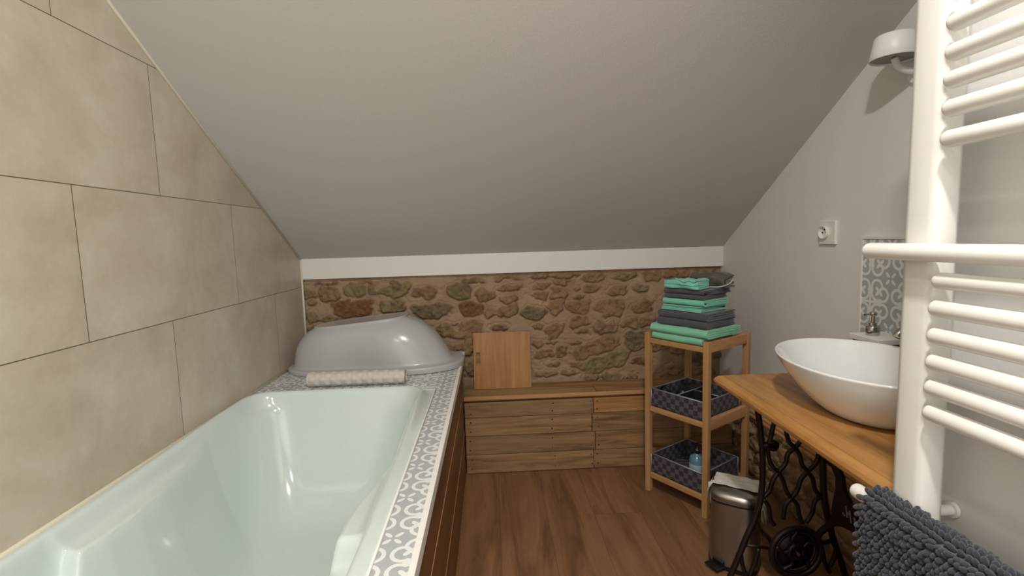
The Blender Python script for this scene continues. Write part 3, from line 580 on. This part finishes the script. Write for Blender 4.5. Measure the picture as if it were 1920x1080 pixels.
def bottle():
    t = thing('lotion_bottle', 'clear blue pump bottle standing in the lowest basket', 'bottle', (0, 0, 0)); t.location = RO; t.rotation_euler = (0, 0, RA)
    cx, cy, z = .060, .085, .096
    MB().lathe([(.001, z), (.028, z), (.030, z+.006), (.030, z+.100), (.025, z+.118), (.011, z+.127), (.011, z+.133)], cx, cy).build('body', M['glass_blue'], t, smooth=True)
    MB().lathe([(.0303, z+.02), (.0306, z+.021), (.0306, z+.088), (.0303, z+.089)], cx, cy).build('paper_label', M['label_white'], t, smooth=True)
    c = MB(); c.lathe([(.014, z+.133), (.014, z+.148), (.006, z+.150), (.005, z+.165)], cx, cy, 20); c.box(cx-.03, cx+.008, cy-.006, cy+.006, z+.163, z+.172, .002); c.build('pump', M['blackplastic'], t, smooth=True)
bottle()
# ------------------------------------------------------------------ pedal bin
def pbin():
    t = thing('pedal_bin', 'small stainless steel pedal bin with a white liner over its rim', 'bin', (.795, 1.565, 0), .55)
    n = 64
    def sec(z, s, ex=3.4, k=1.0):
        r = []
        for j in range(n):
            q = 2*PI*j/n; c, s_ = math.cos(q), math.sin(q); x = math.copysign(abs(c)**(2/ex), c)*.080*s*k; y = math.copysign(abs(s_)**(2/ex), s_)*.072*s
            r.append((x, y, z))
        return r
    MB().rings([sec(0, .97), sec(.006, .99), sec(.016, .99)]).build('base_ring', M['blackplastic'], t, smooth=True, angle=40)
    MB().rings([sec(.016, .965), sec(.05, .965), sec(.14, .95), sec(.222, .93), sec(.226, .92)]).build('body', M['steel'], t, smooth=True, angle=40)
    MB().rings([sec(.2265, .90), sec(.232, .90)]).build('rim_gap', M['blackplastic'], t, smooth=True, angle=40)
    MB().rings([sec(.2325, .935), sec(.2365, .945), sec(.248, .93), sec(.258, .86), sec(.264, .70), sec(.268, .4), sec(.269, .1)]).build('lid', M['steel'], t, smooth=True, angle=60)
    # thin crumpled liner gathered over the back of the lid, hanging at two corners
    mb = MB(); nx, ny = 40, 26; vs = []
    for i in range(ny+1):
        for j in range(nx+1):
            u = -1.13+2.26*j/nx; v = -.28+1.34*i/ny
            x = u*.078; y = v*.074; z = .2735
            ov = max(0, abs(u)-.90); z -= ov*.28*(1+.8*math.sin(v*5+u)) ; ov2 = max(0, v-.92); z -= ov2*.25
            x = max(-.084, min(.084, x)) + (.003*math.sin(v*14) if ov else 0)
            z += .0016*mnoise.noise(Vector((x*60, y*60, 1)))+.0010*math.sin(u*9+v*6); vs.append((x, y, z))
    fs = [(i*(nx+1)+j, i*(nx+1)+j+1, (i+1)*(nx+1)+j+1, (i+1)*(nx+1)+j) for i in range(ny) for j in range(nx)]
    mb.add(vs, fs)
    fl = MB()
    vs = []
    for k in range(13):                       # right-hand corner hanging down in a fold
        a = k/12; vs += [(.081+.004*math.sin(k), -.035+.004*k, .255-.02*math.sin(a*3)), (.092+.003*math.cos(k*1.3), -.03+.0045*k, .205), (.094, -.012+.003*k, .15+.03*abs(a-.5)*2)]
    mb.add(vs, [(3*k+e, 3*k+e+1, 3*k+e+4, 3*k+e+3) for k in range(12) for e in range(2)])
    vs = []
    for k in range(9):
        a = k/8; vs += [(-.081, -.01+.006*k, .262), (-.088-.003*math.sin(k*1.7), -.008+.0055*k, .235), (-.090, -.004+.004*k, .198+.02*abs(a-.4))]
    mb.add(vs, [(3*k+e, 3*k+e+1, 3*k+e+4, 3*k+e+3) for k in range(8) for e in range(2)])
    o = mb.build('liner', M['liner'], t, smooth=True); s = o.modifiers.new('sol', 'SOLIDIFY'); s.thickness = .0012; o['label'] = 'white plastic liner'
    pd = MB(); pd.box(-.026, .026, -.112, -.078, .012, .018, .002); pd.box(-.020, .020, -.083, -.071, .010, .030, .002); pd.build('pedal', M['blackplastic'], t).rotation_euler = (0, 0, -.55)
    hg = MB(); hg.box(-.03, .03, .066, .074, .20, .245, .002); hg.build('hinge', M['blackplastic'], t)
    t.rotation_euler = (0, 0, -.62)
pbin()
# ------------------------------------------------------------------ sewing-machine table
TZ = .69
st = thing('sewing_machine_table', 'oak-topped treadle sewing machine table carrying the washbasin', 'table', (.9, 1.33, 0))
def ttop():
    prof = [(.010, -.006), (.008, -.003), (.001, -.001), (-.003, .004), (-.004, .012), (.000, .019), (.006, .0245), (.013, .0275)]
    corners = [(.648, .757), (.667, 1.448), (1.150, 1.438), (1.150, .757)]
    cx, cy = .9, 1.1; R = []
    for (d, z) in prof+[(.0165, .0275), (.0180, .0240), (.0195, .0275), (.05, .0275)]:
        r = []
        for (x, y) in corners: r.append((x+(d if x < cx else -d*0), y+(d if y < cy-.2 else -d), TZ-.0275+z))
        R.append(r)
    mb = MB(); mb.rings(R, True, True)
    b = mb.build('tabletop', M['oak'], st); loc(b, st)
ttop()
LAT = {'legL' : [(0.733, 0.634), (0.736, 0.611), (0.744, 0.559), (0.752, 0.483), (0.753, 0.406), (0.748, 0.347), (0.733, 0.294), (0.71, 0.241), (0.688, 0.182), (0.665, 0.125)] ,
'legR' : [(0.927, 0.516), (0.928, 0.469), (0.931, 0.421), (0.935, 0.361), (0.946, 0.301), (0.956, 0.264), (0.97, 0.214), (0.993, 0.152), (1.009, 0.104)] ,
'S1' : [(0.789, 0.589), (0.781, 0.569), (0.774, 0.535), (0.767, 0.506), (0.772, 0.47), (0.784, 0.446), (0.799, 0.431), (0.814, 0.403), (0.824, 0.373), (0.839, 0.351), (0.857, 0.33), (0.864, 0.299), (0.873, 0.274)] ,
'S2' : [(0.816, 0.567), (0.819, 0.55), (0.828, 0.52), (0.846, 0.502), (0.861, 0.478), (0.868, 0.451), (0.885, 0.429), (0.901, 0.405), (0.908, 0.375), (0.926, 0.35)] ,
'S3' : [(0.868, 0.536), (0.86, 0.519), (0.846, 0.502), (0.826, 0.485), (0.819, 0.456), (0.799, 0.431), (0.782, 0.405), (0.774, 0.376), (0.757, 0.359)] ,
'S4' : [(0.918, 0.504), (0.916, 0.481), (0.908, 0.452), (0.885, 0.429), (0.866, 0.407), (0.856, 0.374), (0.839, 0.351), (0.822, 0.331), (0.817, 0.29)] ,
'S5' : [(0.926, 0.35), (0.909, 0.339), (0.902, 0.303), (0.885, 0.274)] ,
'S6' : [(0.757, 0.353), (0.773, 0.328), (0.779, 0.292), (0.791, 0.273)] ,
'S7' : [(0.928, 0.217), (0.938, 0.179), (0.945, 0.148), (0.961, 0.116)] ,
'S8' : [(0.963, 0.239), (0.976, 0.202), (0.974, 0.165), (0.961, 0.135)] ,
'S9' : [(0.694, 0.188), (0.7, 0.151), (0.712, 0.122), (0.727, 0.106)] ,
'S10' : [(0.746, 0.203), (0.738, 0.167), (0.73, 0.143), (0.721, 0.119)] ,
'S11' : [(0.733, 0.294), (0.751, 0.257), (0.775, 0.232), (0.787, 0.207)] ,
'blob' : [(0.779, 0.514)] ,
'wheel' : [(0.84, 0.203), (0.905, 0.2), (0.838, 0.279)] ,}
YP = 1.33
def lat(key, r, flat=1.0, end=None):
    p = LAT[key]
    if end: p = p+end
    return smooth_pts([(a, YP, b) for a, b in p], 4)
fm = MB()
fm.tube(smooth_pts([(.728, YP, .662)]+[(a, YP, b) for a, b in LAT['legL'][1:]]+[(.64, YP, .06), (.615, YP, .012), (.60, YP, .006)], 4), .0085, 8)
fm.tube(smooth_pts([(.925, YP, .662), (.927, YP, .58)]+[(a, YP, b) for a, b in LAT['legR'][:]]+[(1.035, YP, .045), (1.06, YP, .010), (1.075, YP, .006)], 4), .0095, 8)
for k in ('S1', 'S2', 'S3', 'S4', 'S5', 'S6', 'S7', 'S8', 'S9', 'S10', 'S11'): fm.tube(lat(k, 1), .0065, 8)
fm.tube(smooth_pts([(.789, YP, .589), (.790, YP, .63), (.782, YP, .66)], 4), .0065, 8); fm.tube(smooth_pts([(.816, YP, .567), (.812, YP, .61), (.822, YP, .66)], 4), .0065, 8)
fm.tube(smooth_pts([(.868, YP, .536), (.880, YP, .58), (.872, YP, .66)], 4), .0065, 8); fm.tube(smooth_pts([(.918, YP, .504), (.905, YP, .58), (.88, YP, .62)], 4), .0065, 8)
fm.tube([(.735, YP, .655), (.925, YP, .655)], .008, 8)
fm.lathe([(.001, YP-.006), (.016, YP-.006), (.016, YP+.006), (.001, YP+.006)], 0, 0, 20)
nb = 22*4; vv = fm.v[-20*4:]; fm.v[-20*4:] = [(.781+x, z, .512+y) for x, y, z in vv]
fm.tube([(.750, YP, .515), (.781, YP, .512)], .009, 8); fm.tube([(.66, YP, .115), (.72, YP, .105), (1.01, YP, .095)], .006, 8)
loc(fm.build('side_frame', M['iron'], st, smooth=True), st)
# near side frame, behind the radiator
fm = MB()
def mir(p): return [(a, .80, b) for a, b in p]
fm.tube(smooth_pts([(.728, .80, .662)]+mir(LAT['legL'][1:])+[(.64, .80, .06), (.60, .80, .008)], 4), .0085, 8); fm.tube(smooth_pts([(.925, .80, .662), (.927, .80, .58)]+mir(LAT['legR'])+[(1.035, .80, .045), (1.075, .80, .008)], 4), .0095, 8)
for k in ('S1', 'S2', 'S3', 'S4', 'S5', 'S6'): fm.tube(smooth_pts(mir(LAT[k]), 4), .0065, 8)
fm.tube([(.735, .80, .655), (.925, .80, .655)], .008, 8)
loc(fm.build('side_frame', M['iron'], st, smooth=True), st)
wh = MB(); wc = (.842, 1.305, .203)
def circ(r, n=48, dy=0): return [(wc[0]+r*math.cos(2*PI*k/n), wc[1]+dy, wc[2]+r*math.sin(2*PI*k/n)) for k in range(n)]
wh.lathe([(.001, 0), (.056, 0), (.056, .004), (.001, .004)], 0, 0, 40); k0 = 160; wh.v = [(wc[0]+x, wc[1]+.006+z, wc[2]+y) for x, y, z in wh.v]
wh.tube(circ(.072), .0085, 8, closed=True); wh.tube(circ(.060), .0045, 8, closed=True); wh.tube(circ(.020), .008, 8, closed=True)
for k in range(5):
    q = 2*PI*k/5+.3; wh.tube(smooth_pts([(wc[0]+.02*math.cos(q), wc[1], wc[2]+.02*math.sin(q)), (wc[0]+.040*math.cos(q+.35), wc[1], wc[2]+.040*math.sin(q+.35)), (wc[0]+.062*math.cos(q), wc[1], wc[2]+.062*math.sin(q))], 4), .006, 8)
wh.tube([(wc[0], wc[1]-.02, wc[2]), (wc[0], YP, wc[2])], .007, 10); wh.tube([(wc[0]+.07, YP, wc[2]), (.965, YP, .215)], .006, 8); wh.tube([(wc[0]-.07, YP, wc[2]), (.71, YP, .215)], .005, 8)
loc(wh.build('drive_wheel', M['iron'], st, smooth=True), st)
pm = MB(); pm.prism([(1.335, 0.472), (1.31, 0.471), (1.281, 0.467), (1.262, 0.443), (1.253, 0.408), (1.228, 0.388), (1.192, 0.392), (1.159, 0.4), (1.121, 0.407), (1.118, 0.352), (1.155, 0.339), (1.195, 0.314), (1.224, 0.312), (1.253, 0.305), (1.284, 0.29), (1.307, 0.267), (1.34, 0.228), (1.364, 0.188), (1.383, 0.189), (1.349, 0.241), (1.308, 0.29), (1.298, 0.32), (1.294, 0.357), (1.285, 0.396), (1.287, 0.43), (1.304, 0.451), (1.325, 0.455)], 'x', .936, .946)
loc(pm.build('cross_brace', M['iron'], st), st)
pm2 = MB(); pm2.prism([(1.13, .407), (.96, .407), (.88, .445), (.82, .56), (.81, .64), (.79, .64), (.80, .54), (.86, .42), (.93, .36), (.86, .27), (.80, .18), (.82, .17), (.90, .26), (1.0, .33), (1.13, .352)], 'x', .936, .946)
loc(pm2.build('cross_brace', M['iron'], st), st)
lt = MB()
def bar(y, z, a, L, w=.0035):
    c, s = math.cos(a), math.sin(a); lt.prism([(y-c*L/2-s*w/2, z-s*L/2+c*w/2), (y+c*L/2-s*w/2, z+s*L/2+c*w/2), (y+c*L/2+s*w/2, z+s*L/2-c*w/2), (y-c*L/2+s*w/2, z-s*L/2-c*w/2)], 'x', .9335, .936)
bar(1.237, .358, 1.35, .030); bar(1.222, .352, 1.35, .032); bar(1.2295, .356, .35, .014); bar(1.204, .343, 1.35, .032); bar(1.247, .345, .5, .010)
o = lt.build('raised_letters', M['silver'], st); loc(o, st); o['label'] = 'worn raised letters'
tr = MB(); tr.box(.74, .98, .95, 1.26, .075, .083, .003)
for k in range(5): tr.tube([(.76+.05*k, .95, .086), (.76+.05*k, 1.26, .086)], .004, 6)
loc(tr.build('treadle', M['iron'], st), st)
# ------------------------------------------------------------------ basin
def basin():
    t = bpy.data.objects.new('tmp', None); n = 96; R = []
    cx, cy = .876, 1.123; fx, fy = .872, 1.098
    a, b = .179, .243; ang = -.16
    def ring(s, z, inner=0):
        r = []; k = s
        for j in range(n):
            q = 2*PI*j/n; x = (a*k)*math.cos(q); y = (b*k)*math.sin(q); c, s_ = math.cos(ang), math.sin(ang)
            f = (z-TZ)/.118; X = fx+(cx-fx)*f; Y = fy+(cy-fy)*f
            zz = z+.0*y; r.append((X+x*c-y*s_, Y+x*s_+y*c, zz))
        return r
    z = TZ
    for s, h in ((.46, .000), (.50, .001), (.56, .008), (.66, .024), (.77, .046), (.87, .072), (.95, .098), (.985, .112), (1.0, .117), (.995, .1205), (.975, .121), (.960, .118), (.93, .103), (.86, .078), (.75, .052), (.60, .030), (.40, .018), (.15, .014), (.10, .013)): R.append(ring(s, z+h))
    o = MB().rings(R, True, True).build('vessel_basin', M['ceramic'], None, smooth=True); o.data.set_sharp_from_angle(angle=math.radians(80))
    s = o.modifiers.new('sub', 'SUBSURF'); s.levels = 1; s.render_levels = 2
    root = thing('washbasin', 'oval white ceramic vessel washbasin on the oak table', 'washbasin', (0, 0, 0)); o.name = 'bowl'; o.parent = root
    d = MB(); d.lathe([(.001, TZ+.0135), (.022, TZ+.0135), (.022, TZ+.0165), (.018, TZ+.018), (.001, TZ+.018)], cx, cy, 24); d.build('drain', M['chrome'], root, smooth=True, angle=40)
basin()
# block with white slab, soap pump, tap
sh = thing('soap_shelf', 'brown wooden block with a white stone top behind the basin', 'shelf', (1.105, 1.362, TZ))
MB().box(-.040, .052, -.052, .052, 0, .103, .002).build('block', M['brownwood'], sh)
MB().box(-.048, .054, -.057, .057,   .1035, .1195, .002).build('slab', M['plaster'], sh)
def pump():
    t = thing('soap_dispenser', 'small glass soap dispenser with brass-grey pump on the white slab', 'soap dispenser', (1.093, 1.372, TZ+.1197))
    MB().lathe([(.001, 0), (.0165, 0), (.0175, .003), (.0175, .024), (.016, .027), (.012, .029)], 0, 0, 28).build('body', M['chrome'], t, smooth=True, angle=40)
    c = MB(); c.lathe([(.010, .029), (.010, .036), (.0055, .038), (.0050, .055), (.009, .058), (.010, .063), (.008, .068), (.001, .069)], 0, 0, 24)
    c.tube([(0, 0, .063), (-.030, -.004, .061)], .0028, 8); c.build('pump', M['chrome'], t, smooth=True, angle=50)
pump()
tpn = thing('basin_tap', 'chrome tap sticking out of the patterned tiles above the basin', 'tap', (1.157, 1.205, .862))
MB().lathe([(.001, 0), (.022, 0), (.022, .006), (.014, .009), (.012, .035), (.001, .036)], 0, 0, 24).build('wall_rose', M['chrome'], tpn, smooth=True, angle=40).rotation_euler = (0, -PI/2, 0)
MB().tube(smooth_pts([(-.03, 0, 0), (-.075, 0, .004), (-.12, -.002, -.006), (-.135, -.002, -.022)], 5), .0105, 14).build('spout', M['chrome'], tpn, smooth=True)
MB().tube([(-.028, 0, .008), (-.032, .014, .030), (-.036, .032, .040)], .006, 10).build('lever', M['chrome'], tpn, smooth=True)
# patterned tile panel
tl = thing('tile_panel', 'grey and white patterned tile panel on the wall above the basin', 'tile panel', (0, 0, 0))
MB().box(1.160, 1.170, .737, 1.508, TZ+.002, 1.083).build('tiles', M['cement_wall'], tl)
b = MB(); b.box(1.157, 1.170, 1.508, 1.518, TZ+.002, 1.0835, .001); b.box(1.157, 1.170, .737, 1.518, 1.0835, 1.0935, .001); b.build('edge_profile', M['white_trim'], tl)
# ------------------------------------------------------------------ wall socket
so = thing('wall_socket', 'square white wall socket with round recessed outlet', 'socket', (1.17, 1.681, 1.106))
MB().box(-.010, 0, -.0405, .0405, -.0405, .0405, .002).build('face_plate', M['outlet'], so)
c = MB(); c.lathe([(.0215, .010), (.0225, .020), (.0205, .021), (.0195, .012), (.001, .0112)], 0, 0, 36); o = c.build('socket_ring', M['outlet'], so, smooth=True, angle=40); o.rotation_euler = (0, -PI/2, 0); o.location = (0, .010, 0)
c = MB()
for (y, z, r) in ((.0195, 0, .0028), (.0005, 0, .0028), (.010, .010, .0024)): c.box(-.0135, -.0105, y-r, y+r, z-r, z+r, .0008)
c.build('contacts', M['nail'], so)
# ------------------------------------------------------------------ wall lamp
wl = thing('wall_lamp', 'white conical wall lamp, switched off, high on the right wall', 'lamp', (1.098, 1.345, 1.566))
o = MB().rings([[(r*math.cos(2*PI*j/48), r*math.sin(2*PI*j/48), z) for j in range(48)] for r, z in ((.0535, .004), (.056, 0), (.0575, .002), (.0470, .058), (.0435, .062), (.004, .0625))], False, True).build('lamp_shade', M['lamp_white'], wl, smooth=True, angle=50)
MB().lathe([(.053, .004), (.053, .006), (.001, .007)], 0, 0, 48).build('diffuser', M['lamp_in'], wl, smooth=True, angle=40)
ar = MB(); ar.tube(smooth_pts([(.0, 0, .004), (.012, 0, -.018), (.040, 0, -.030), (.068, 0, -.030)], 5), .009, 12); ar.build('arm', M['lamp_white'], wl, smooth=True)
MB().lathe([(.001, 0), (.030, 0), (.030, .010), (.001, .011)], 0, 0, 32).build('wall_rose', M['lamp_white'], wl, smooth=True, angle=40)
for c_ in wl.children:
    if c_.name.startswith('wall_rose'): c_.rotation_euler = (0, -PI/2, 0); c_.location = (.0715, 0, -.030)
wl.rotation_euler = (0, 0, 0)
# ------------------------------------------------------------------ towel radiator
RX = .612
ra = thing('towel_radiator', 'white tubular towel radiator with open bar ends in the right foreground', 'radiator', (RX, .69, 0))
def rad(o): return loc(o, ra)
hp = []
for (x, y) in ((.612, .668), (.610, .676), (.610, .706), (.612, .714), (.618, .718), (.640, .718), (.648, .714), (.650, .706), (.650, .676), (.648, .668), (.640, .664), (.618, .664)): hp.append((x, y))
hm = MB(); hm.prism(hp, 'z', .50, 1.80); rad(hm.build('header', M['radiator'], ra, smooth=True, angle=50))
def rbar(z, y1, y0=-.05, r=.0115, x=None):
    x = x if x is not None else RX-r*.6
    pts = [(x, y1, z), (x, y1-.001, z)]; n = 6; P = []; rr = []
    for k in range(n+1): q = PI/2*k/n; P.append((x, y1-r*.8*(1-math.sin(q)), z)); rr.append(max(.0006, r*math.sin(q)))
    P = [(x, y1-r*.8*(1-math.cos(PI/2-PI/2*k/n)), z) for k in range(n+1)]
    P = []; rr = []
    for k in range(n+1):
        q = PI/2*k/n; P.append((x, y1-r*.8*(1-math.cos(q)), z)); rr.append(max(.0008, r*math.sin(q)))
    P = P+[(x, y0, z)]; rr = rr+[r]
    # ring order: first the tip
    return MB().tube(P, rr, 20)
for z in (1.008, .970, .933, .897, .861): rad(rbar(z, .656).build('bar', M['radiator'], ra, smooth=True))
rad(rbar(1.046, .653).build('bar', M['radiator'], ra, smooth=True))
for z in (1.233, 1.272, 1.308, 1.342, 1.379, 1.417): rad(rbar(z, .652).build('bar', M['radiator'], ra, smooth=True))
rad(rbar(1.084, .771, r=.0125, x=.597).build('long_bar', M['radiator'], ra, smooth=True)); rad(rbar(.684, .776, r=.0125, x=.597).build('long_bar', M['radiator'], ra, smooth=True))
for (y, z, r) in ((.690, .690, .008), (.690, 1.55, .008), (.30, .705, .012)):
    rad(MB().lathe([(.001, 0), (r, 0), (r, .032), (r*1.5, .0325), (r*1.5, .038), (.001, .0385)], 0, 0, 20).build('wall_bracket', M['radiator'], ra, smooth=True, angle=40))
    o = ra.children[-1] if False else [c for c in bpy.data.objects if c.name.startswith('wall_bracket')][-1]; o.rotation_euler = (0, PI/2, 0); o.location = (.651-RX, y-.69, z)
# ------------------------------------------------------------------ chenille bath mat over the low bar
def bmat():
    t = thing('chenille_bath_mat', 'dark grey chenille bath mat draped over the low radiator bar', 'bath mat', (.597, .55, .684))
    xb, zb, r = .597, .684, .0165; y0, y1 = .20, .728
    prof = []
    for k in range(12): prof.append((xb-r-.004*(1-k/12), zb-.345+.345*k/12))
    for k in range(9): q = PI-PI*k/8; prof.append((xb+r*math.cos(q), zb+r*math.sin(q)))
    for k in range(1, 7): prof.append((xb+r+.002, zb-.20*k/6))
    vs = []; fs = []; n = len(prof)
    for y in (y0, y1):
        for (x, z) in prof: vs.append((x, y, z))
    fs = [(k, k+1, n+k+1, n+k) for k in range(n-1)]
    o = MB().add(vs, fs).build('backing', M['yarn'], t, smooth=True); loc(o, t); s = o.modifiers.new('s', 'SOLIDIFY'); s.thickness = .003; s.offset = 1
    # yarn tufts
    b = bmesh.new(); bmesh.ops.create_icosphere(b, subdivisions=2, radius=1); b.verts.ensure_lookup_table()
    SV = np.array([v.co[:] for v in b.verts]); SF = np.array([[v.index for v in f.verts] for f in b.faces]); b.free()
    # arc length positions along the profile
    P = np.array(prof); seg = np.hypot(*(P[1:]-P[:-1]).T); cum = np.concatenate([[0], np.cumsum(seg)])
    VV = []; FF = []; cnt = 0; s = .004; row = 0
    while s < cum[-1]:
        i = min(np.searchsorted(cum, s)-1, len(P)-2); f = (s-cum[i])/seg[i]; p = P[i]*(1-f)+P[i+1]*f; tg = (P[i+1]-P[i])/seg[i]; nr = np.array([-tg[1], tg[0]])
        y = y0+(.0049 if row % 2 else 0)
        while y < y1+.002:
            L = random.uniform(.0066, .0088); R_ = random.uniform(.0038, .0046)
            T3 = np.array([tg[0], 0, tg[1]]); N3 = np.array([nr[0], 0, nr[1]]); 
            lean = random.uniform(-.26, .26); droop = (.6+random.uniform(-.15, .2))*(1-max(0, N3[2]))
            ax = N3*.75+np.array([0, lean, -droop*.6])+T3*random.uniform(-.08, .08); ax /= np.linalg.norm(ax)
            up = np.cross(ax, [0, 1, .1]); up /= np.linalg.norm(up); sd = np.cross(ax, up)
            c = np.array([p[0], y+random.uniform(-.0008, .0008), p[1]])+ax*L*.75+N3*.002
            Q = SV[:, :1]*ax*L*(1)+SV[:, 1:2]*up*R_+SV[:, 2:3]*sd*R_*1.1+c
            VV.append(Q); FF.append(SF+cnt); cnt += len(SV); y += .0098
        s += (.0052 if .325 < s < .41 else .0086); row += 1
    V = np.concatenate(VV).tolist(); F = np.concatenate(FF).tolist()
    me = bpy.data.meshes.new('yarn_pile'); me.from_pydata(V, [], F); me.update(); me.materials.append(M['yarn']); me.polygons.foreach_set('use_smooth', [True]*len(me.polygons))
    o = bpy.data.objects.new('yarn_pile', me); COL.objects.link(o); o.parent = t; loc(o, t); o['kind'] = 'stuff'
bmat()

# ------------------------------------------------------------------ sub-parts: pieces carried by another part
def nest(parent_name, child_name):
    for t in [o for o in bpy.data.objects if o.parent is None]:
        ps = [c for c in t.children if c.name.split('.')[0] == parent_name]; cs = [c for c in t.children if c.name.split('.')[0] == child_name]
        for c in cs:
            if not ps: continue
            p = ps[0]; off = Vector(c.location)-Vector(p.location); c.parent = p; c.location = off
for a, b in (('lamp_shade', 'diffuser'), ('woven_body', 'rim_piping'), ('divider', 'divider_piping'), ('rolled_sheet', 'spiral_end'), ('folded_cloth', 'pale_hem'), ('tiled_deck', 'joint_bead'), ('wood_cladding', 'groove_bead'), ('cross_brace', 'raised_letters'), ('face_plate', 'contacts'), ('bowl', 'drain')): nest(a, b)
